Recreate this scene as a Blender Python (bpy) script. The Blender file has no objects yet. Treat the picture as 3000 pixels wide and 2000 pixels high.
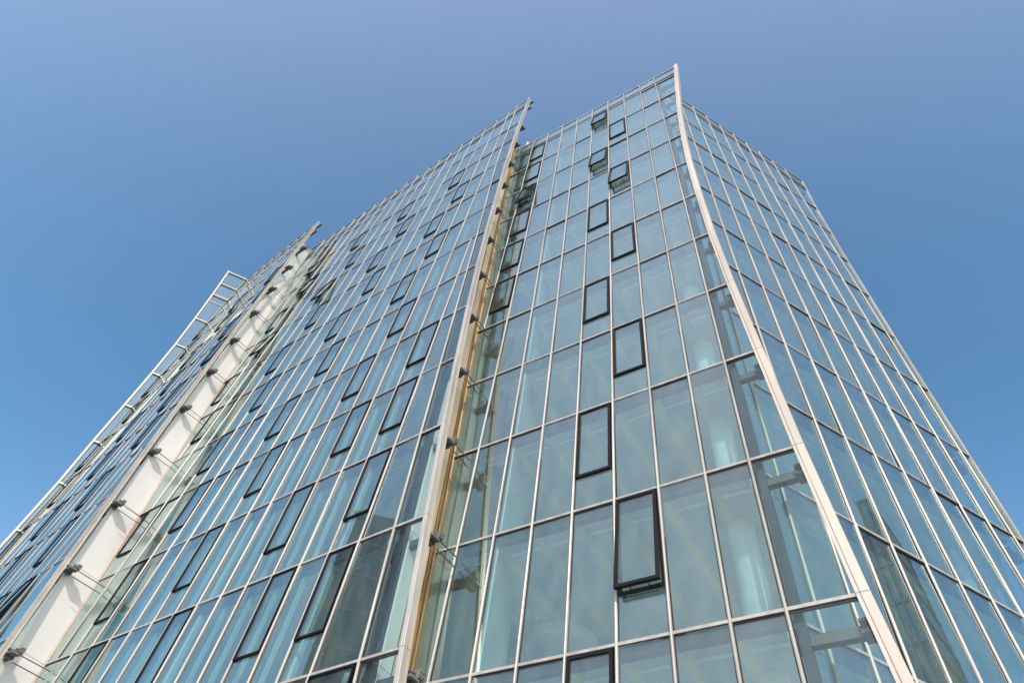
import bpy, bmesh, math, random
from mathutils import Vector, Matrix
random.seed(7)
SC = bpy.context.scene
COL = SC.collection
CAMZ = 1.65

# ------------------------------------------------------------------ camera
cam = bpy.data.cameras.new('camera')
cam.sensor_width = 36.0
cam.lens = 1965.49 / 3000 * 36
cam.clip_start = 0.1
cam.clip_end = 6000
camo = bpy.data.objects.new('camera', cam)
COL.objects.link(camo)
PITCH, ROLL = math.radians(54.9637), math.radians(11.315)
fw = Vector((0, math.cos(PITCH), math.sin(PITCH)))
rt = Vector((1, 0, 0))
up = rt.cross(fw)
r2 = rt * math.cos(ROLL) + up * math.sin(ROLL)
u2 = up * math.cos(ROLL) - rt * math.sin(ROLL)
camo.matrix_world = Matrix(((r2.x, u2.x, -fw.x, 0), (r2.y, u2.y, -fw.y, 0), (r2.z, u2.z, -fw.z, CAMZ), (0, 0, 0, 1)))
SC.camera = camo

# ------------------------------------------------------------------ sky, sun, exposure
SUN_EL, SUN_AZ = math.radians(37), math.radians(195)     # azimuth from +Y towards +X
w = bpy.data.worlds.new('World')
SC.world = w
w.use_nodes = True
nt = w.node_tree
bg = nt.nodes['Background']
sky = nt.nodes.new('ShaderNodeTexSky')
sky.sky_type = 'NISHITA'
sky.sun_disc = False
sky.sun_elevation = SUN_EL
sky.sun_rotation = SUN_AZ
sky.altitude = 0
sky.air_density = 1.0
sky.dust_density = 0.35
sky.ozone_density = 1.6
# added per-channel sky gain tuned by eye, following the degree of polarisation, lowest at 90 degrees from the sun
geo = nt.nodes.new('ShaderNodeTexCoord')
dp = nt.nodes.new('ShaderNodeVectorMath'); dp.operation = 'DOT_PRODUCT'
dp.inputs[1].default_value = (math.sin(SUN_AZ) * math.cos(SUN_EL), math.cos(SUN_AZ) * math.cos(SUN_EL), math.sin(SUN_EL))
nt.links.new(geo.outputs['Generated'], dp.inputs[0])
sq = nt.nodes.new('ShaderNodeMath'); sq.operation = 'MULTIPLY'
nt.links.new(dp.outputs['Value'], sq.inputs[0]); nt.links.new(dp.outputs['Value'], sq.inputs[1])
nu = nt.nodes.new('ShaderNodeMath'); nu.operation = 'SUBTRACT'; nu.inputs[0].default_value = 1.0
nt.links.new(sq.outputs[0], nu.inputs[1])
de = nt.nodes.new('ShaderNodeMath'); de.operation = 'ADD'; de.inputs[0].default_value = 1.0
nt.links.new(sq.outputs[0], de.inputs[1])
dv = nt.nodes.new('ShaderNodeMath'); dv.operation = 'DIVIDE'
nt.links.new(nu.outputs[0], dv.inputs[0]); nt.links.new(de.outputs[0], dv.inputs[1])
sky_gain = nt.nodes.new('ShaderNodeVectorMath'); sky_gain.operation = 'MULTIPLY_ADD'
sky_gain.inputs[1].default_value = (-1.75, -0.90, -0.48); sky_gain.inputs[2].default_value = (2.26, 1.63, 1.24)
nt.links.new(dv.outputs[0], sky_gain.inputs[0])
hs = nt.nodes.new('ShaderNodeVectorMath'); hs.operation = 'MULTIPLY'
nt.links.new(sky.outputs[0], hs.inputs[0]); nt.links.new(sky_gain.outputs[0], hs.inputs[1])
nt.links.new(hs.outputs[0], bg.inputs[0])
bg.inputs[1].default_value = 0.15
sl = bpy.data.lights.new('sun', 'SUN')
sl.energy = 2.0
sl.angle = math.radians(0.5)
sl.color = (1.0, 0.91, 0.79)
so = bpy.data.objects.new('sun', sl)
COL.objects.link(so)
sd = Vector((math.sin(SUN_AZ) * math.cos(SUN_EL), math.cos(SUN_AZ) * math.cos(SUN_EL), math.sin(SUN_EL)))
so.rotation_euler = sd.to_track_quat('Z', 'Y').to_euler()
so.location = sd * 200
vs = SC.view_settings
vs.view_transform = 'Standard'
vs.look = 'None'
vs.exposure = 1.0
vs.gamma = 1.0
SC.cycles.max_bounces = 10
SC.cycles.transparent_max_bounces = 24
SC.cycles.glossy_bounces = 6
SC.cycles.diffuse_bounces = 4
SC.cycles.sample_clamp_indirect = 6.0

# ------------------------------------------------------------------ materials
def mat(name):
    m = bpy.data.materials.new(name)
    m.use_nodes = True
    return m, m.node_tree, m.node_tree.nodes['Principled BSDF']

def paint(name, col, rough=0.4, metal=0.0, var=0.06, scale=3.0, stretch=1.0, spec=0.5):
    """painted / metal surface with faint grime"""
    m, t, b = mat(name)
    tc = t.nodes.new('ShaderNodeTexCoord')
    mp = t.nodes.new('ShaderNodeMapping')
    mp.inputs['Scale'].default_value = (1, 1, stretch)
    nz = t.nodes.new('ShaderNodeTexNoise')
    nz.inputs['Scale'].default_value = scale
    nz.inputs['Detail'].default_value = 5
    rp = t.nodes.new('ShaderNodeMapRange')
    rp.inputs['From Min'].default_value = 0.3
    rp.inputs['From Max'].default_value = 0.7
    rp.inputs['To Min'].default_value = 1 - var * 1.6
    rp.inputs['To Max'].default_value = 1 + var * 0.4
    oi = t.nodes.new('ShaderNodeObjectInfo')
    rr = t.nodes.new('ShaderNodeMapRange')
    rr.inputs['To Min'].default_value = 1 - var
    rr.inputs['To Max'].default_value = 1.0
    ml = t.nodes.new('ShaderNodeMath'); ml.operation = 'MULTIPLY'
    mx = t.nodes.new('ShaderNodeVectorMath'); mx.operation = 'SCALE'
    mx.inputs[0].default_value = col
    t.links.new(tc.outputs['Object'], mp.inputs[0])
    t.links.new(mp.outputs[0], nz.inputs['Vector'])
    t.links.new(nz.outputs[0], rp.inputs[0])
    t.links.new(oi.outputs['Random'], rr.inputs[0])
    t.links.new(rp.outputs[0], ml.inputs[0])
    t.links.new(rr.outputs[0], ml.inputs[1])
    t.links.new(ml.outputs[0], mx.inputs['Scale'])
    t.links.new(mx.outputs[0], b.inputs['Base Color'])
    b.inputs['Roughness'].default_value = rough
    b.inputs['Metallic'].default_value = metal
    b.inputs['Specular IOR Level'].default_value = spec
    return m

def glass(name, f0=0.07, tint=(0.715, 0.845, 0.85), frit=0.032, refl=(0.905, 1.0, 0.965), pwr=2.8):
    """coated glazing: a mirror part that grows towards grazing, a clear tinted part and a thin veil of printed dots"""
    m = bpy.data.materials.new(name)
    m.use_nodes = True
    t = m.node_tree
    t.nodes.clear()
    out = t.nodes.new('ShaderNodeOutputMaterial')
    lw = t.nodes.new('ShaderNodeLayerWeight')
    lw.inputs['Blend'].default_value = 0.5
    pw = t.nodes.new('ShaderNodeMath'); pw.operation = 'POWER'; pw.inputs[1].default_value = pwr
    t.links.new(lw.outputs['Facing'], pw.inputs[0])
    oi = t.nodes.new('ShaderNodeObjectInfo')
    fr = t.nodes.new('ShaderNodeMapRange')
    fr.inputs['To Min'].default_value = f0 * 0.85
    fr.inputs['To Max'].default_value = f0 * 1.15
    t.links.new(oi.outputs['Random'], fr.inputs[0])
    ma = t.nodes.new('ShaderNodeMath'); ma.operation = 'MULTIPLY_ADD'
    ma.inputs[1].default_value = 1 - f0
    t.links.new(pw.outputs[0], ma.inputs[0])
    t.links.new(fr.outputs[0], ma.inputs[2])
    tc = t.nodes.new('ShaderNodeTexCoord')
    gl = t.nodes.new('ShaderNodeBsdfGlossy')
    gl.inputs['Color'].default_value = (*refl, 1)
    gl.inputs['Roughness'].default_value = 0.0
    tr = t.nodes.new('ShaderNodeBsdfTransparent')
    tr.inputs['Color'].default_value = (*tint, 1)
    df = t.nodes.new('ShaderNodeBsdfDiffuse')
    df.inputs['Color'].default_value = (0.62, 0.66, 0.60, 1)
    m1 = t.nodes.new('ShaderNodeMixShader')
    dn = t.nodes.new('ShaderNodeTexNoise')
    dn.inputs['Scale'].default_value = 1.6
    dn.inputs['Detail'].default_value = 4.0
    ad = t.nodes.new('ShaderNodeVectorMath'); ad.operation = 'MULTIPLY_ADD'
    ad.inputs[1].default_value = (1.8, 1.8, 0.7)
    t.links.new(tc.outputs['Object'], ad.inputs[0]); t.links.new(oi.outputs['Location'], ad.inputs[2])
    t.links.new(ad.outputs[0], dn.inputs['Vector'])
    dr = t.nodes.new('ShaderNodeMapRange')
    dr.inputs['From Min'].default_value = 0.3; dr.inputs['From Max'].default_value = 0.75
    dr.inputs['To Min'].default_value = frit * 0.5; dr.inputs['To Max'].default_value = frit * 1.8
    t.links.new(dn.outputs[0], dr.inputs[0])
    t.links.new(dr.outputs[0], m1.inputs[0])
    t.links.new(tr.outputs[0], m1.inputs[1])
    t.links.new(df.outputs[0], m1.inputs[2])
    m2 = t.nodes.new('ShaderNodeMixShader')
    t.links.new(ma.outputs[0], m2.inputs[0])
    t.links.new(m1.outputs[0], m2.inputs[1])
    t.links.new(gl.outputs[0], m2.inputs[2])
    t.links.new(m2.outputs[0], out.inputs['Surface'])
    return m

M = dict(
    glass=glass('facade_glass'),
    clear=glass('window_glass', f0=0.07, frit=0.03),
    wing=glass('wing_glass', f0=0.03, tint=(0.84, 0.93, 0.92), frit=0.012, pwr=4.4),
    orange=paint('orange_trim', (0.50, 0.30, 0.12), 0.5, 0, 0.15, 3.0, 0.1),
    beige=paint('beige_panel', (0.58, 0.47, 0.32), 0.6, 0, 0.08, 1.0, 0.3),
    alu=paint('mullion_aluminium', (0.38, 0.37, 0.35), 0.36, 0.1, 0.18, 5.0, 0.08, 0.35),
    fin=paint('fin_white_metal', (0.44, 0.405, 0.36), 0.42, 0.0, 0.12, 5.0, 0.06),
    champ=paint('champagne_metal', (0.46, 0.38, 0.30), 0.45, 0.0, 0.12, 5.0, 0.06),
    gasket=paint('black_gasket', (0.012, 0.012, 0.013), 0.7, spec=0.2),
    black=paint('black_frame', (0.006, 0.006, 0.008), 0.55, spec=0.15),
    steel=paint('dark_grey_steel', (0.09, 0.09, 0.095), 0.45, 0.3, 0.15),
    plate=paint('grey_cast_steel', (0.17, 0.165, 0.165), 0.5, 0.2, 0.12),
    wall=paint('white_wall_panel', (0.56, 0.555, 0.545), 0.5, 0.0, 0.05, 0.7, 0.4),
    slab=paint('pale_ceiling', (0.62, 0.64, 0.66), 0.8, 0.0, 0.04),
    streak=paint('cream_streak', (0.92, 0.80, 0.42), 0.7),
    light=paint('white_luminaire', (0.90, 0.92, 0.90), 0.5, 0.0, 0.02),
    inner=paint('pale_inner_post', (0.62, 0.68, 0.68), 0.5),
    column=paint('white_column', (0.80, 0.82, 0.82), 0.6),
    part=paint('pale_green_partition', (0.78, 0.82, 0.74), 0.7),
    shade_fascia=paint('dark_shade_fascia', (0.10, 0.10, 0.15), 0.7),
    cavity=paint('navy_cavity_shade', (0.012, 0.020, 0.045), 0.4),
    core=paint('grey_core', (0.35, 0.37, 0.38), 0.8),
)

def streak_material():  # stand-in strips for the warm diagonal streaks, cream fading to ceiling colour
    m, t, b = mat('cream_streak_fade')
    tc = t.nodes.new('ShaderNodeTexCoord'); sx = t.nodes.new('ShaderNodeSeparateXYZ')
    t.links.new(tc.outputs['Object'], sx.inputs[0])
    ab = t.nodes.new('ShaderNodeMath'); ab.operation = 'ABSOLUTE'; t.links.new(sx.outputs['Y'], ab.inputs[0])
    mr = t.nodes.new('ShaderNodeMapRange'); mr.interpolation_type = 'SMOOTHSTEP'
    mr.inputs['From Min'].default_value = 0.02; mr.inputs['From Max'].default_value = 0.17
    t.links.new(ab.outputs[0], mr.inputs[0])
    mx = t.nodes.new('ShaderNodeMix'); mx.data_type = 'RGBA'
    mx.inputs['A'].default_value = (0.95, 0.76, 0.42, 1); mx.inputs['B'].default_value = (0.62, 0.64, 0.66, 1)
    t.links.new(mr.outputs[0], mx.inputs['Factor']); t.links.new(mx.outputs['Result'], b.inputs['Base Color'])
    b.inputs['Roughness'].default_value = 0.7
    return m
M['streak'] = streak_material()

# ------------------------------------------------------------------ helpers
def link(o, parent=None):
    COL.objects.link(o)
    if parent is not None:
        o.parent = parent
    return o

def mesh(name, verts, faces, m, smooth=False):
    me = bpy.data.meshes.new(name)
    me.from_pydata(verts, [], faces)
    for mm in (m if isinstance(m, (list, tuple)) else [m]):
        me.materials.append(mm)
    b = bmesh.new(); b.from_mesh(me)
    bmesh.ops.recalc_face_normals(b, faces=b.faces)
    b.to_mesh(me); b.free()
    if smooth:
        me.shade_smooth()
    return me

def obj(name, me, parent=None, loc=(0, 0, 0), rotz=0.0):
    o = bpy.data.objects.new(name, me)
    link(o, parent)
    o.location = loc
    if rotz:
        o.rotation_euler = (0, 0, rotz)
    return o

BOXF = [(0, 1, 2, 3), (4, 7, 6, 5), (0, 4, 5, 1), (1, 5, 6, 2), (2, 6, 7, 3), (3, 7, 4, 0)]
class MB:
    def __init__(s): s.v = []; s.f = []
    def hexa(s, a, b):
        """two quads (4 points each) joined into a block"""
        n = len(s.v); s.v += [tuple(p) for p in a] + [tuple(p) for p in b]
        s.f += [tuple(n + i for i in q) for q in BOXF]
    def box(s, x0, x1, y0, y1, z0, z1):
        s.hexa([(x0, y0, z0), (x1, y0, z0), (x1, y1, z0), (x0, y1, z0)], [(x0, y0, z1), (x1, y0, z1), (x1, y1, z1), (x0, y1, z1)])
    def tube(s, p, q, r, n=6):
        p, q = Vector(p), Vector(q); ax = (q - p).normalized()
        u = ax.orthogonal().normalized(); vv = ax.cross(u); b = len(s.v)
        for c in (p, q):
            for i in range(n):
                a = 2 * math.pi * i / n
                s.v.append(tuple(c + u * (r * math.cos(a)) + vv * (r * math.sin(a))))
        for i in range(n):
            j = (i + 1) % n
            s.f.append((b + i, b + j, b + n + j, b + n + i))
        s.f.append(tuple(b + i for i in range(n))); s.f.append(tuple(b + n + i for i in range(n)))
    def sweep(s, path, prof):
        """profile (ds, y) swept along path of (s, z) points"""
        b = len(s.v); n = len(prof)
        for (ss, z) in path:
            s.v += [(ss + ds, y, z) for ds, y in prof]
        for k in range(len(path) - 1):
            for i in range(n):
                j = (i + 1) % n
                s.f.append((b + k * n + i, b + k * n + j, b + (k + 1) * n + j, b + (k + 1) * n + i))
        s.f.append(tuple(b + i for i in range(n)))
        s.f.append(tuple(b + (len(path) - 1) * n + i for i in range(n)))
    def me(s, name, m): return mesh(name, s.v, s.f, m)

def interp(pts, x):
    if x <= pts[0][0]:
        (x0, y0), (x1, y1) = pts[0], pts[1]
    elif x >= pts[-1][0]:
        (x0, y0), (x1, y1) = pts[-2], pts[-1]
    else:
        for i in range(len(pts) - 1):
            if pts[i][0] <= x <= pts[i + 1][0]:
                (x0, y0), (x1, y1) = pts[i], pts[i + 1]; break
    return y0 + (y1 - y0) * (x - x0) / (x1 - x0)

H = 3.6
def Z(k): return 7.344 + CAMZ + (10 - k) * H         # storey line k, counted downwards

# ------------------------------------------------------------------ ground and surroundings (structure)
def struct(o):
    o['kind'] = 'structure'
    return o
gm = paint('paving_stone', (0.30, 0.29, 0.27), 0.85, 0, 0.15, 0.4)
g = MB(); g.v = [(-2500, -2500, 0), (2500, -2500, 0), (2500, 2500, 0), (-2500, 2500, 0)]; g.f = [(0, 1, 2, 3)]
struct(obj('ground', g.me('ground', gm)))

# ------------------------------------------------------------------ the tower
tower = bpy.data.objects.new('office_tower', None)
link(tower)
tower.location = (0, 0, 0)
tower['label'] = 'tall glass office tower of overlapping screen facades with white edge fins'
tower['category'] = 'building'

# edge curves: offset along the facade by height (height above the camera, as surveyed)
def shift(p): return [(z + CAMZ, s) for z, s in p]
F1R = shift([(-1.65, -1.75), (7.32, -1.034), (10.93, -0.822), (14.53, -0.662), (18.15, -0.502), (21.73, -0.398), (25.32, -0.36), (28.92, -0.371), (32.57, -0.474), (36.04, -0.623), (39.43, -0.839), (45.44, -1.275)])
F1L = shift([(-1.65, 7.6), (7.54, 8.10), (14.64, 8.52), (22.37, 9.05), (42.69, 10.1), (53, 10.5)])
F2E = shift([(-1.65, 9.05), (18.1, 9.144), (25.3, 9.2), (32.4, 9.366), (39.4, 9.70), (45.3, 10.216)])
F3R = shift([(-1.65, -4.8), (7.37, -3.669), (10.95, -3.273), (14.63, -2.911), (18.26, -2.589), (21.89, -2.327), (25.56, -2.082), (29.24, -1.918), (32.75, -1.80), (36.42, -1.69), (40.1, -1.62), (47.34, -1.60), (52.45, -1.728)])
F3Q = shift([(-1.65, -3.6), (7.37, -2.55), (10.9, -2.30), (18.2, -1.93), (25.59, -1.58), (29.22, -1.405), (32.79, -1.206), (36.48, -1.005), (40.25, -0.79), (43.78, -0.74), (52.4, -0.733)])
F3L = shift([(-1.65, 11.6), (10.95, 13.68), (14.4, 14.26), (21.51, 15.62), (25.1, 16.34), (35.16, 17.9), (46.96, 19.6), (49.42, 19.99)])
F4R = shift([(-1.65, -3.6), (11.01, -0.8), (14.54, 0.0), (21.82, 1.50), (30, 2.8), (40, 4.05), (51.4, 5.0)])
F5L = shift([(-1.65, 0.9), (15, 0.32), (20.45, 0.22), (24.84, 0.22), (28.44, 0.36), (35.39, 0.52), (38.85, 0.65), (42.47, 0.9), (48.49, 1.41), (50.8, 1.66)])

class Facade: pass
ALL = []
def setup(key, a, d, o):
    f = Facade(); f.key = key; f.a = Vector(a); f.d = Vector(d).normalized(); f.o = o
    f.rot = math.atan2(f.d.y, f.d.x)
    f.y = Vector((-f.d.y, f.d.x)); f.out = f.y * o
    f.cap = 0.064 if key != 'F4' else 0.042
    ALL.append(f)
    return f
def P(f, s, dep=0.0):
    """plan point at s along the facade, dep metres inwards"""
    return f.a + f.d * s - f.out * dep
A1 = setup('F1', (5.592, 9.4603), (-0.77592, 0.63083), 1)
A2 = setup('F2', (7.3542, 10.3606), (0.93281, 0.36038), -1)
A3 = setup('F3', (-3.66, 15.61), (-0.73013, 0.68331), 1)
A4 = setup('F4', (-15.09, 24.15), (-0.68383, 0.72964), 1)
I5 = Vector((-15.09, 24.15)) + Vector((-0.68383, 0.72964)) * 14.4
A5 = setup('F5', I5, (-0.965, -0.262), 1)

MUL = None
def mull_profile(o, wd=0.068, out=0.064, inn=0.10):
    h = wd / 2; q = out / 0.075
    return [(-h, -inn * o), (h, -inn * o), (h, 0.030 * q * o), (h * 0.86, 0.052 * q * o), (h * 0.52, 0.068 * q * o), (h * 0.18, out * o), (-h * 0.18, out * o), (-h * 0.52, 0.068 * q * o), (-h * 0.86, 0.052 * q * o), (-h, 0.030 * q * o)]

def build_facade(f, name, levels, lo, hi, muls, windows=(), top=None, doubles=None, skip=None, gl='glass', wing=None):
    """levels: list of functions z(s) from the bottom line upwards; lo/hi: edge curves s(z); muls: list of (s(z), zstart)"""
    o = f.o
    gask = MB()
    # parent of the facade: its black gasket grid
    lines = []
    for mm in muls:
        lines.append((mm[0], mm[1], mm[2] if len(mm) > 2 else 1e9))
    bands = []
    for j in range(len(levels) - 1):
        mid = 0.5 * (lo(levels[j](0)) + hi(levels[j](0)))
        z0, z1 = levels[j], levels[j + 1]
        act = []
        for i, (sf, zs, ze) in enumerate(lines):
            s0, s1 = sf(z0(sf(0))), sf(z1(sf(0)))
            za, zb = z0(s0), z1(s1)
            if za < zs - 0.1 or zb > ze + 0.1: continue
            if s0 > lo(za) + 0.28 and s0 < hi(za) - 0.28 and s1 > lo(zb) + 0.28 and s1 < hi(zb) - 0.28:
                act.append(i)
        bands.append(act)
    # gasket strips
    y0, y1 = sorted((-0.045 * o, 0.016 * o))
    for j, act in enumerate(bands):
        for i in act:
            sf = lines[i][0]
            s0 = sf(levels[j](sf(0))); za = levels[j](s0); s1 = sf(levels[j + 1](sf(0))); zb = levels[j + 1](s1)
            gask.hexa([(s0 - 0.05, y0, za), (s0 + 0.05, y0, za), (s0 + 0.05, y1, za), (s0 - 0.05, y1, za)],
                      [(s1 - 0.05, y0, zb), (s1 + 0.05, y0, zb), (s1 + 0.05, y1, zb), (s1 - 0.05, y1, zb)])
    y0, y1 = sorted((-0.042 * o, 0.013 * o))
    for lv in levels:
        sa = lo(lv(0)); sa = lo(lv(sa)); sb = hi(lv(0)); sb = hi(lv(sb))
        za, zb = lv(sa), lv(sb)
        gask.hexa([(sa, y0, za - 0.075), (sb, y0, zb - 0.075), (sb, y1, zb - 0.075), (sa, y1, za - 0.075)],
                  [(sa, y0, za + 0.045), (sb, y0, zb + 0.045), (sb, y1, zb + 0.045), (sa, y1, za + 0.045)])
    if not lines:
        gask = MB(); gask.box(-0.04, 0.02, -0.03, 0.03, 0.05, levels[-1](0))
    root = obj(name, gask.me(name, M['gasket']), tower, (f.a.x, f.a.y, 0), f.rot)
    f.root = root
    # mullions
    prof = mull_profile(o, out=f.cap)
    for i, (sf, zs, ze) in enumerate(lines):
        js = [j for j, a in enumerate(bands) if i in a]
        if not js: continue
        j0, j1 = min(js), max(js)
        zz = [levels[j](sf(0)) for j in range(j0, j1 + 2)]
        path = [(sf(z), z) for z in zz]
        if max(abs(p[0] - path[0][0]) for p in path) < 1e-4: path = [path[0], path[-1]]
        mb = MB(); mb.sweep(path, prof)
        obj('mullion', mb.me('mullion', M['alu']), root)
    # transoms
    y0, y1 = sorted((-0.09 * o, 0.042 * o))
    for li, lv in enumerate(levels):
        sa = lo(lv(0)); sa = lo(lv(sa)); sb = hi(lv(0)); sb = hi(lv(sb))
        hs = [0.0]
        mb = MB()
        za, zb = lv(sa), lv(sb)
        t = 0.032 if li < len(levels) - 1 else 0.05
        mb.hexa([(sa, y0, za - t), (sb, y0, zb - t), (sb, y1, zb - t), (sa, y1, za - t)],
                [(sa, y0, za + t), (sb, y0, zb + t), (sb, y1, zb + t), (sa, y1, za + t)])
        obj('transom', mb.me('transom', M['alu']), root)
    # panes and vents
    cache = {}
    def quad_mesh(nm, pts, m, th=0.01):
        key = (nm,) + tuple(round(c, 3) for p in pts for c in p)
        if key not in cache:
            mb = MB()
            mb.hexa([(p[0], -th, p[1]) for p in pts], [(p[0], th, p[1]) for p in pts])
            cache[key] = mb.me(nm, m)
        return cache[key]
    def pane(nm, c, m=gl, dy=0.0, tilt=0.0, pivot=None):
        """c: corners (s,z) bl br tr tl"""
        if pivot is None:
            px = sum(p[0] for p in c) / 4; pz = sum(p[1] for p in c) / 4
        else: px, pz = pivot
        me = quad_mesh(nm, [(p[0] - px, p[1] - pz) for p in c], M[m])
        ob = obj(nm, me, root, (px, dy, pz))
        if tilt: ob.rotation_euler = (tilt, 0, 0)
        elif pivot is None:
            ob.rotation_euler = (random.gauss(0, 0.006), 0, random.gauss(0, 0.006))
        return ob
    for j, act in enumerate(bands):
        zb_, zt_ = levels[j], levels[j + 1]
        def edge(fn): return lambda z: fn(z)
        sides = [lo] + [lines[i][0] for i in act] + [hi]
        sides_sorted = sorted(sides, key=lambda fn: fn(0.5 * (zb_(fn(zb_(0))) + zt_(fn(zt_(0))))))
        for bi in range(len(sides_sorted) - 1):
            l, r = sides_sorted[bi], sides_sorted[bi + 1]
            def corner(fn, lv, dz, ds):
                s = fn(lv(fn(lv(0)))); return (s + ds, lv(s) + dz)
            c = [corner(l, zb_, 0.02, 0.02), corner(r, zb_, 0.02, -0.02), corner(r, zt_, -0.02, -0.02), corner(l, zt_, -0.02, 0.02)]
            cs = (c[0][0] + c[1][0] + c[2][0] + c[3][0]) / 4
            if skip and skip(cs, 0.5 * (c[0][1] + c[2][1])): continue
            win = None
            for ws, wz, op in windows:
                if min(c[0][0], c[3][0]) < ws < max(c[1][0], c[2][0]) and c[0][1] < wz < c[3][1]: win = op
            if win is None:
                pane('pane', c, 'wing' if wing and wing(cs, 0.5 * (c[0][1] + c[2][1])) else gl)
                continue
            s0, s1 = max(c[0][0], c[3][0]) + 0.04, min(c[1][0], c[2][0]) - 0.04
            zt = c[3][1] - 0.04; zb = zt - 0.70 * (c[3][1] - c[0][1])
            hgt, wd = zt - zb, s1 - s0
            # fixed lower light
            pane('pane', [c[0], c[1], (c[1][0], zb - 0.03), (c[0][0], zb - 0.03)])
            ang = {0: 0.0, 1: math.radians(4.5), 2: math.radians(4), 3: math.radians(6)}[win]
            fr = MB(); b = 0.074 if f.key == 'F1' else 0.048
            ya, yb = sorted((-0.02 * o, 0.062 * o))
            fr.box(-wd / 2, -wd / 2 + b, ya, yb, -hgt, 0)
            fr.box(wd / 2 - b, wd / 2, ya, yb, -hgt, 0)
            fr.box(-wd / 2 + b, wd / 2 - b, ya, yb, -b, 0)
            fr.box(-wd / 2 + b, wd / 2 - b, ya, yb, -hgt, -hgt + b)
            key = ('wf', round(wd, 3), round(hgt, 3))
            if key not in cache: cache[key] = fr.me('window_frame', M['black'])
            wf = obj('window_frame', cache[key], root, ((s0 + s1) / 2, 0.012 * o, zt))
            wf.rotation_euler = (ang * o, 0, 0)
            pw_ = pane('window_pane', [(s0 + b, zb + b), (s1 - b, zb + b), (s1 - b, zt - b), (s0 + b, zt - b)], 'clear', 0.03 * o, ang * o, ((s0 + s1) / 2, zt))
            if win:
                sub = MB(); ya, yb = sorted((-0.07 * o, 0.01 * o)); b2 = 0.05
                sub.box(-wd / 2 - .02, -wd / 2 + b2, ya, yb, -hgt - .03, 0); sub.box(wd / 2 - b2, wd / 2 + .02, ya, yb, -hgt - .03, 0)
                sub.box(-wd / 2 + b2, wd / 2 - b2, ya, yb, -hgt - .03, -hgt + b2 + .03)
                e = math.sin(ang) * (hgt - 0.1)
                for sx in (-0.22, 0.22):
                    sub.tube((sx * wd, 0.0, -hgt + 0.05), (sx * wd * 0.8, (e + 0.03) * o, -math.cos(ang) * (hgt - 0.08)), 0.012, 5)
                obj('window_subframe', sub.me('window_subframe', M['black']), root, ((s0 + s1) / 2, 0, zt))
    return root

def fin(f, path_fn, zs, w0, w1, y_out, y_in, m, name='edge_fin'):
    """fin segments, one per storey with an open joint"""
    o = f.o
    for i in range(len(zs) - 1):
        za, zb = zs[i] + 0.006, zs[i + 1] - 0.006
        mb = MB()
        prof = [(w0, y_in * o), (w1, y_in * o), (w1, (y_out - 0.008) * o), (w1 - 0.008 if w1 > w0 else w1 + 0.008, y_out * o), (w0 + 0.008 if w1 > w0 else w0 - 0.008, y_out * o), (w0, (y_out - 0.008) * o)]
        mb.sweep([(path_fn(za), za), (path_fn(zb), zb)], prof)
        obj(name, mb.me(name, m), f.root)

const = lambda c: (lambda *_: c)
lv = lambda k: const(Z(k))
cur = lambda pts: (lambda z: interp(pts, z))
PAR1 = Z(0) + 1.52
base = [const(0.05)]
lev1 = base + [lv(k) for k in range(12, 0, -1)] + [const(Z(0) - 0.18), const(Z(0) + 0.30), const(PAR1)]
# front facade (right half), with its free wing at the corner
W1 = []
def m1s(i): return 1.0882 * (i - 1) + (0.11 if i == 1 else 0.0)
for bay, k, op in ((4, 0, 3), (3, 1, 0), (4, 2, 3), (3, 3, 3), (4, 4, 0), (3, 5, 0), (4, 6, 0), (3, 7, 0), (4, 8, 0), (3, 9, 1), (4, 10, 0), (3, 11, 0),
                   (8, 0, 0), (8, 1, 0), (8, 2, 3), (8, 3, 0), (8, 4, 0), (8, 5, 0)):
    W1.append((m1s(bay) + 0.54, Z(k) - 1.6, op))
build_facade(A1, 'front_facade', lev1, cur(F1R), cur(F1L), [(const(m1s(i)), 0) for i in range(1, 12)], W1, wing=lambda s, z: s < 0.1)
f1z = [0.05] + [Z(k) for k in range(12, -1, -1)] + [PAR1 + 0.35]
fin(A1, cur(F1R), f1z, 0.0, -0.07, 0.075, -0.10, M['fin'])
fin(A1, cur(F1R), f1z, -0.075, -0.235, 0.085, -0.26, M['fin'])
fin(A1, cur(F1L), [0.05] + [Z(k) for k in range(12, -1, -1)] + [PAR1], 0.0, 0.05, 0.04, -0.10, M['orange'], 'edge_trim')

# side facade
build_facade(A2, 'side_facade', lev1, const(-1.72), cur(F2E), [(const(1.0873 * i), 0) for i in range(-1, 9)], wing=lambda s, z: s > 8.7)
fin(A2, cur(F2E), f1z[:-1] + [PAR1], 0.0, 0.07, 0.06, -0.12, M['alu'])

# long middle facade; its parapet falls gently towards the far end
P3 = lambda s: 52.4 + CAMZ - 0.15 * (s + 0.7)
lev3 = base + [lv(k) for k in range(12, -2, -1)] + [lambda s: P3(s) - 1.95, lambda s: P3(s) - 1.45, P3]

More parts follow.
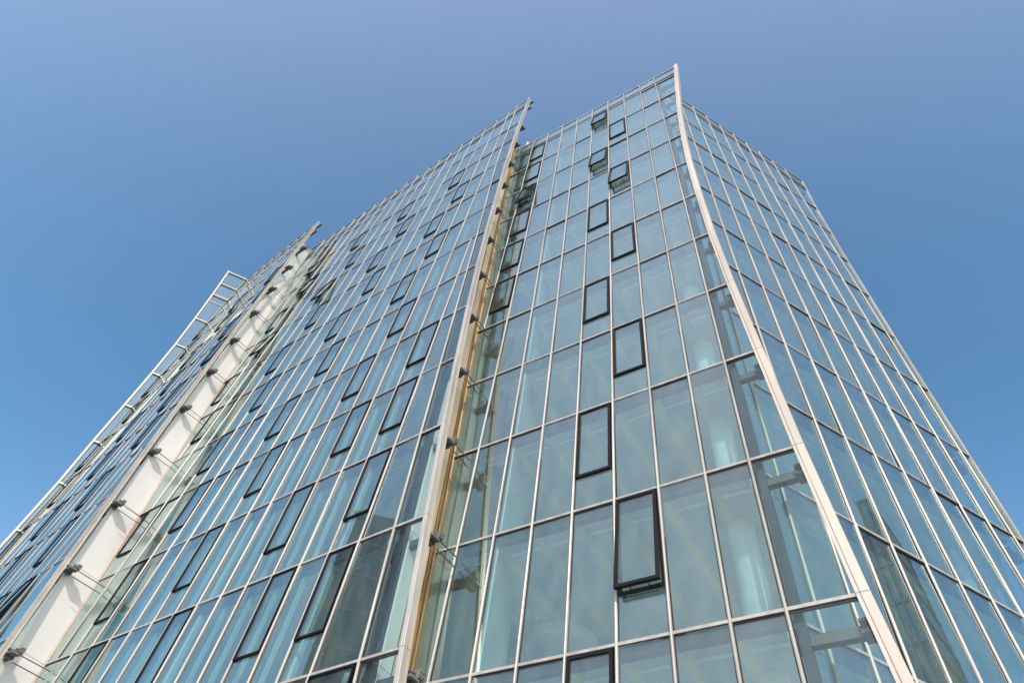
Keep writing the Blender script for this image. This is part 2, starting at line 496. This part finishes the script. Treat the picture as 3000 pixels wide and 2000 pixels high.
S3 = 1.0905
def grid_windows(pairs, sp, kmin, kmax, opened):
    out = []
    for b, par in pairs:
        for k in range(kmin, kmax + 1):
            if k % 2 == par: out.append(((b + 0.5) * sp, Z(k) - 1.6, opened.get((b, k), 0)))
    return out
W3 = grid_windows(((1, 1), (2, 0), (5, 1), (6, 0), (9, 1), (10, 0), (13, 1), (14, 0)), S3, 0, 11, {(10, 2): 3, (13, 3): 3, (14, 0): 2, (13, 1): 2})
W3 += [(-0.55, Z(k) - 1.6, 0) for k in (6, 7, 8, 9)] + [(-1.6, Z(10) - 1.6, 0), (-1.6, Z(11) - 1.6, 0)]
muls3 = [(const(S3 * i), 0) for i in range(0, 18)] + [(cur(F3Q), 0), (const(-S3), 0, Z(4))]
build_facade(A3, 'middle_facade', lev3, cur(F3R), cur(F3L), muls3, W3, wing=lambda s, z: s < interp(F3Q, z))
f3z = [0.05] + [Z(k) for k in range(12, -3, -1)] + [P3(-1.7) + 0.3]
fin(A3, cur(F3R), f3z, 0.0, -0.06, 0.07, -0.10, M['alu'])
fin(A3, cur(F3R), f3z, -0.066, -0.135, 0.08, -0.06, M['alu'])
fin(A3, cur(F3R), f3z, -0.068, -0.131, -0.062, -0.16, M['champ'], 'edge_flange')
fin(A3, cur(F3L), f3z[:-2] + [P3(20)], 0.0, 0.09, 0.05, -0.12, M['champ'], 'edge_trim')

# far facade and the end screen beyond it
P4 = lambda s: 51.43 + CAMZ - 0.065 * (s - 5)
lev4 = base + [lv(k) for k in range(12, -2, -1)] + [lambda s: P4(s) - 1.95, lambda s: P4(s) - 1.45, P4]
W4 = grid_windows(((3, 1), (4, 0), (7, 1), (8, 0), (11, 1), (12, 0)), 1.08, 0, 11, {}) + [(2.3, Z(8) - 1.6, 3)]
build_facade(A4, 'far_facade', lev4, cur(F4R), const(14.4), [(const(1.08 * i), 0) for i in range(-2, 13)], W4, wing=lambda s, z: s < interp(F4R, z) + 0.7)
f4z = [0.05] + [Z(k) for k in range(12, -3, -1)] + [P4(5) + 0.25]
fin(A4, cur(F4R), f4z, 0.0, -0.06, 0.07, -0.06, M['alu'])
fin(A4, cur(F4R), f4z, -0.004, -0.056, -0.062, -0.14, M['champ'], 'edge_flange')
fin(A4, const(14.4), f4z[:-1] + [P4(14)], 0.02, 0.16, 0.06, -0.12, M['champ'], 'edge_trim')
P5 = 50.8 + CAMZ
lev5 = base + [lv(k) for k in range(12, -1, -1)] + [const(Z(-1) - 0.9), const(Z(-1) + 0.2), const(Z(-1) + 1.9), const(P5)]
build_facade(A5, 'end_screen', lev5, const(0.03), cur(F5L), [], gl='wing')
f5z = [0.05] + [Z(k) for k in range(12, -2, -1)] + [P5 + 0.05]
fin(A5, cur(F5L), f5z, 0.0, 0.13, 0.10, -0.16, M['fin'])
for z in [Z(k) for k in range(7, -2, -1)] + [P5 - 0.12, Z(-1) + 1.8]:
    L = interp(F5L, z)
    mb = MB(); mb.box(0.0, L, -0.16, 0.10, z - 0.05, z + 0.05); obj('screen_rail', mb.me('screen_rail', M['alu']), A5.root)

# ------------------------------------------------------------------ wing outriggers, clamps and rods
def outrigger(f, edge, s_in, k, rod=0.0, over=0.14, rodx=0.0, ext=-0.02):
    o = f.o; z = Z(k) - 0.42; e = interp(edge, z); sg = -1 if e < s_in else 1
    def Y(y): return tuple(sorted((y[0] * o, y[1] * o)))
    mb = MB()
    a, b = sorted((e + sg * ext, s_in)); y = Y((-0.46, -0.30))
    mb.box(a, b, y[0], y[1], z - 0.10, z + 0.09)
    y = Y((-0.48, -0.14)); a, b = sorted((e - sg * 0.14, e + sg * 0.02))
    mb.box(a, b, *y, z - 0.14, z - 0.08); mb.box(a, b, *y, z + 0.07, z + 0.12)
    y = Y((-0.54, -0.22)); a, b = sorted((s_in, s_in + sg * 0.07))
    mb.box(a, b, *y, z - 0.20, z + 0.20)
    obj('outrigger', mb.me('outrigger', M['steel']), f.root)
    cl = MB()
    a, b = sorted((e + sg * 0.03, e + sg * over)); y = Y((-0.55, -0.40))
    cl.box(a, b, *y, z - 0.02, z + 0.17)
    for yy in (-0.43, -0.52):
        for zz in (z + 0.03, z + 0.12):
            cl.tube((e + sg * over, yy * o, zz), (e + sg * (over + 0.03), yy * o, zz), 0.022)
    y = Y((-0.46, -0.18)); a, b = sorted((e + sg * 0.0, e + sg * (over - .02)))
    cl.box(a, b, *y, z - 0.09, z - 0.04)
    obj('clamp_plate', cl.me('clamp_plate', M['plate']), f.root)
    if rod:
        for dz in (-0.06, -0.34):
            r = MB(); r.tube((e + sg * (over - 0.04), -0.45 * o, z + dz), (e + sg * (over - 0.04) + rodx, -rod * o, z + dz), 0.017)
            obj('tie_rod', r.me('tie_rod', M['steel']), f.root)
for k in range(-1, 12):
    if k >= 0:
        outrigger(A1, F1R, 0.10, k, over=-0.05)
        outrigger(A2, F2E, 8.70, k, over=0.02)
    outrigger(A3, F3R, max(interp(F3Q, Z(k)), -1.9) - 0.02, k, 1.22 if k > 0 else 0.0, 0.22, ext=0.12)
    outrigger(A4, F4R, interp(F4R, Z(k)) + 0.95, k, 1.62, 0.38, -0.05, ext=0.34)
for z in (P3(-1.7) - 0.25, P3(-1.7) - 1.75):
    mb = MB(); e = interp(F3R, z); mb.tube((e - 0.30, -0.30, z), (e + 1.0, -0.22, z), 0.085, 10); obj('outrigger', mb.me('outrigger', M['steel']), A3.root)
for z in (P4(5) - 0.25, P4(5) - 1.75):
    mb = MB(); e = interp(F4R, z); mb.tube((e - 0.34, -0.30, z), (e + 1.2, -0.22, z), 0.085, 10); obj('outrigger', mb.me('outrigger', M['steel']), A4.root)

# ------------------------------------------------------------------ return walls between the screens
def hit(p, dirv, f, dep):
    """distance from p along dirv to the plane of facade f, dep metres behind it"""
    return ((f.a - f.out * dep - p).dot(f.out)) / dirv.dot(f.out)
def return_wall(fb, edge, ff, zs, name, strips=((0.0, 1.0, 'wall'),)):
    root = None
    for i in range(len(zs) - 1):
        za, zb = zs[i] + 0.008, zs[i + 1] - 0.008
        q = []
        for z in (za, zb):
            p0 = P(fb, interp(edge, z) + 0.11, 0.0); t = hit(p0, fb.out, ff, 0.30)
            q.append((p0, p0 + fb.out * t))
        nb = fb.d * 0.07
        if root is None:
            mb = MB()
            for zz in zs:
                p0 = P(fb, interp(edge, zz) + 0.20, -0.04); p1 = p0 + fb.out * hit(p0, fb.out, ff, 0.36); b2 = fb.d * 0.1
                mb.v += [(*p0, zz), (*p1, zz), (*(p1 + b2), zz), (*(p0 + b2), zz)]
            for q_ in range(len(zs) - 1):
                for c_ in range(4):
                    mb.f.append((q_ * 4 + c_, q_ * 4 + (c_ + 1) % 4, q_ * 4 + 4 + (c_ + 1) % 4, q_ * 4 + 4 + c_))
            mb.f += [(0, 1, 2, 3), tuple(len(mb.v) - 4 + c_ for c_ in range(4))]
            root = obj(name, mb.me(name, M['steel']), tower)
        for u0, u1, mk in strips:
            mb = MB()
            L = lambda a, u: a[0].lerp(a[1], u)
            front = [(*L(q[0], u0), za), (*L(q[0], u1), za), (*L(q[1], u1), zb), (*L(q[1], u0), zb)]
            back = [(x + nb.x, y + nb.y, z) for x, y, z in front]
            mb.hexa(front, back)
            obj('wall_panel', mb.me('wall_panel', M[mk]), root)
    return root
rw = [0.05] + [Z(k) for k in range(12, -3, -1)]
return_wall(A1, F1L, A3, rw, 'return_wall', ((0.0, 0.10, 'orange'), (0.16, 0.52, 'beige'), (0.60, 1.0, 'wall')))
return_wall(A3, F3L, A4, rw[:-1] + [P3(20) - 0.2], 'return_wall')

# ------------------------------------------------------------------ floors, ceilings, interior
def corner(f, fd, g_, gd):
    """plan crossing of two facade lines moved inwards"""
    p, d = P(f, 0, fd), f.d; q, e = P(g_, 0, gd), g_.d
    den = d.x * e.y - d.y * e.x
    t = ((q.x - p.x) * e.y - (q.y - p.y) * e.x) / den
    return p + d * t
def outline(z, low, dep=0.305):
    s1 = interp(F1L, z); s3 = interp(F3L, z)
    w1 = P(A1, s1 + 0.28, dep); w1o = w1 + A1.out * (hit(w1, A1.out, A3, dep))
    w2 = P(A3, s3 + 0.28, dep); w2o = w2 + A3.out * (hit(w2, A3.out, A4, dep))
    i4 = P(A4, 14.1, dep)
    back = [Vector((-2.0, 42.0)), Vector((17.0, 31.0))]
    if low:
        return [P(A2, 8.6, dep), corner(A2, dep, A1, dep), w1, w1o, w2, w2o, i4, back[0], back[1], P(A2, 8.6, dep) + Vector((3.6, 7.0))]
    return [w1o, w2, w2o, i4, back[0], Vector((9.0, 36.0)), w1o + A1.out * -9.0]
def slab(z, low, th0=0.06, th1=0.17, m='slab', name='floor_slab'):
    pts = outline(z, low)
    b = bmesh.new()
    vs_ = [b.verts.new((p.x, p.y, z - th1)) for p in pts]
    fc = b.faces.new(vs_)
    r = bmesh.ops.extrude_face_region(b, geom=[fc])
    bmesh.ops.translate(b, verts=[v for v in r['geom'] if isinstance(v, bmesh.types.BMVert)], vec=(0, 0, th0 + th1))
    bmesh.ops.recalc_face_normals(b, faces=b.faces)
    me = bpy.data.meshes.new(name); b.to_mesh(me); b.free(); me.materials.append(M[m])
    return obj(name, me, tower)
SL = {}
for k in range(12, -1, -1): SL[k] = slab(Z(k), True)
for k in (-1,): SL[k] = slab(Z(k), False)
slab(Z(-1) + 0.9, False, 0.06, 0.2, 'slab', 'roof_slab')

def ceil_piece(f, k, name, me, s, dep, ang=0.0, dz=-0.175):
    p = P(f, s, dep)
    return obj(name, me, SL[k], (p.x, p.y, Z(k) + dz), f.rot + ang)
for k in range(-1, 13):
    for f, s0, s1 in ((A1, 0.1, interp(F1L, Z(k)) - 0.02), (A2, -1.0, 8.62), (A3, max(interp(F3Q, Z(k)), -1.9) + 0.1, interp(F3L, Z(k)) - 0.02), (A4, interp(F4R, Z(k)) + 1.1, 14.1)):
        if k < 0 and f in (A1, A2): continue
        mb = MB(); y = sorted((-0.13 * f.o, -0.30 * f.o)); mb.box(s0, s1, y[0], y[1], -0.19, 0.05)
        obj('shade_fascia', mb.me('shade_fascia', M['shade_fascia']), SL[k], (f.a.x, f.a.y, Z(k)), f.rot)  # dark colour puts the shadow gap under each transom onto the slab front
lm = MB(); lm.box(-0.40, 0.40, -0.035, 0.035, -0.05, 0.0); LM = lm.me('ceiling_light', M['light'])
rm = MB(); rm.hexa([(0, -0.17, -0.006), (6.5, -0.17, -0.006), (6.5, 0.17, -0.006), (0, 0.17, -0.006)], [(0, -0.18, 0.004), (6.5, -0.18, 0.004), (6.5, 0.18, 0.004), (0, 0.18, 0.004)]); RM = rm.me('ceiling_streak', M['streak'])
bm_ = MB(); bm_.box(-0.48, 0.48, -0.05, 0.05, -0.11, 0.0); BM = bm_.me('blind_box', M['inner'])
STREAKDIR = {'F1': Vector((0.63, 0.776)), 'F2': Vector((0.70, 0.71)), 'F3': Vector((-0.03, 1.0))}
for f, sp, n, kmin in ((A1, 1.0882, 8, 0), (A2, 1.0873, 8, 0), (A3, S3, 15, -1)):
    rd = STREAKDIR[f.key]; ra = math.atan2(rd.y, rd.x) - f.rot
    for k in range(kmin, 12):
        for i in range(-1 if f is not A1 else 0, n):
            s = (i + 0.5) * sp
            if f is A3 and s > interp(F3L, Z(k)) - 1.2: continue
            ceil_piece(f, k, 'ceiling_light', LM, s, 0.62)
            ceil_piece(f, k, 'ceiling_streak', RM, s + (0.5 if f is not A2 else -0.5) * sp, 0.30, ra)

# inner posts behind every mullion, round columns, partitions, lamps
def post(f, s, z0, z1, dep=0.30):
    mb = MB(); mb.box(-0.03, 0.03, -0.06, 0.06, z0, z1)
    p = P(f, s, dep); obj('inner_post', mb.me('inner_post', M['inner']), tower, (p.x, p.y, 0), f.rot)
for i in range(0, 16): post(A3, S3 * i, 0.06, Z(0) if i < 12 else Z(0))
def col(x, y, z1, r=0.30):
    mb = MB(); mb.tube((0, 0, 0.02), (0, 0, z1), r, 20); me = mb.me('column', M['column']); me.shade_smooth()
    obj('column', me, tower, (x, y, 0))
col(5.95, 11.35, Z(0))
p = P(A2, 7.8, 1.5); col(p.x, p.y, Z(0))
for s in (3.5, 9.0, 14.0):
    p = P(A3, s, 2.6); col(p.x, p.y, Z(0), 0.32)
def partition(f, s, dirv, ln, ks, th=0.05):
    d = Vector(dirv).normalized(); n = Vector((-d.y, d.x)) * th
    for k in ks:
        p0 = P(f, s, 0.20); p1 = p0 + d * ln; mb = MB()
        za, zb = Z(k + 1) + 0.07, Z(k) - 0.175
        mb.hexa([(*(p0 - n), za), (*(p1 - n), za), (*(p1 + n), za), (*(p0 + n), za)], [(*(p0 - n), zb), (*(p1 - n), zb), (*(p1 + n), zb), (*(p0 + n), zb)])
        obj('partition', mb.me('partition', M['part']), tower)
partition(A1, m1s(7) + 0.02, (0.33, 0.944), 2.2, range(1, 11))
partition(A3, 0.0, (0.05, 1.0), 2.2, (6, 7, 8, 9, 10))
partition(A3, S3 * 5, (0.05, 1.0), 2.2, (6, 7, 8, 9))
for k in (8, 9):
    mb = MB(); mb.tube((0, 0, -0.55), (0, 0, -0.18), 1.0, 36); me = mb.me('drum_lamp', M['light'])
    obj('drum_lamp', me, SL[k], (3.0, 17.2 - (9 - k) * 0.1, Z(k)))
# service core closing the view through the floors
mb = MB(); mb.hexa([(4, 22, 0.02), (12, 19, 0.02), (14, 28, 0.02), (4, 32, 0.02)], [(4, 22, Z(0) - .3), (12, 19, Z(0) - .3), (14, 28, Z(0) - .3), (4, 32, Z(0) - .3)])
obj('service_core', mb.me('service_core', M['core']), tower)
mb = MB(); mb.hexa([(-12, 32, 0.02), (-2, 24, 0.02), (2, 30, 0.02), (-6, 38, 0.02)], [(-12, 32, Z(-1) - .3), (-2, 24, Z(-1) - .3), (2, 30, Z(-1) - .3), (-6, 38, Z(-1) - .3)])
obj('service_core', mb.me('service_core', M['core']), tower)

# navy strips whose dark colour stands for the shaded cavities behind the wings
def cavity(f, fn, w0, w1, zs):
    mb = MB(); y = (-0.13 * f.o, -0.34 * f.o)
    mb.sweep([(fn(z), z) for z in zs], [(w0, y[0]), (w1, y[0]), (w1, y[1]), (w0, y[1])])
    obj('cavity_shade', mb.me('cavity_shade', M['cavity']), f.root)
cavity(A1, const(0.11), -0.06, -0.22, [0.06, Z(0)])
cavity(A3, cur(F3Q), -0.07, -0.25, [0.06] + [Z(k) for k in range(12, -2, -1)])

# ------------------------------------------------------------------ towers across the streets (seen mirrored in the glass)
def block(name, x0, x1, y0, y1, ztop, nfl, nb, wallm, barm, label):
    e = bpy.data.objects.new(name, None); link(e); e.location = ((x0 + x1) / 2, (y0 + y1) / 2, 0)
    cx, cy = e.location.x, e.location.y
    e['label'] = label; e['category'] = 'building'
    mb = MB(); mb.box(x0 - cx, x1 - cx, y0 - cy, y1 - cy, 0, ztop); obj('wall', mb.me('wall', wallm), e)
    for i in range(1, nfl + 1):
        z = ztop * i / nfl; mb = MB(); mb.box(x0 - cx - .12, x1 - cx + .12, y0 - cy - .12, y1 - cy + .12, z - 0.22, z + 0.02); obj('floor_band', mb.me('floor_band', barm), e)
    for side in (x0, x1):
        for j in range(nb + 1):
            y = y0 + (y1 - y0) * j / nb; mb = MB(); mb.box(side - cx - .1, side - cx + .1, y - cy - .06, y - cy + .06, 0, ztop - .25); obj('pier', mb.me('pier', barm), e)
    return e
navy = paint('navy_glass_wall', (0.09, 0.15, 0.27), 0.3)
pale = paint('pale_grid', (0.22, 0.25, 0.27), 0.6)
teal = paint('green_scaffold_net', (0.34, 0.48, 0.62), 0.8, 0, 0.5, 0.6)
block('opposite_tower', -60, -44, 15.5, 21.5, 46, 13, 6, navy, pale, 'dark navy tower with a pale grid, mirrored in the lower panes')
block('scaffolded_tower', 42, 50, 5.2, 6.9, 42, 14, 3, teal, navy, 'greenish tower with dark scaffold lines, mirrored in the side facade')

# added dark sheet that darkens the interior behind the front facade's last bays
mb = MB(); zs_ = [0.06] + [Z(k) for k in range(12, -1, -1)]
mb.sweep([(interp(F1L, z), z) for z in zs_], [(-1.15, -0.62), (0.0, -0.62), (0.0, -0.92), (-1.15, -0.92)])
obj('dark_backing', mb.me('dark_backing', paint('dark_brown_backing', (0.060, 0.048, 0.030), 0.7)), A1.root)

# white plant screen and rail on the lower roof beside the slot
mb = MB(); mb.box(9.62, 9.74, -1.9, -0.35, Z(0) + 0.06, Z(0) + 3.9)
obj('plant_screen', mb.me('plant_screen', M['wall']), A1.root)
mb = MB(); mb.tube((9.6, -0.5, Z(0) + 3.2), (8.5, -0.9, Z(0) + 1.75), 0.03); obj('roof_rail', mb.me('roof_rail', M['fin']), A1.root)
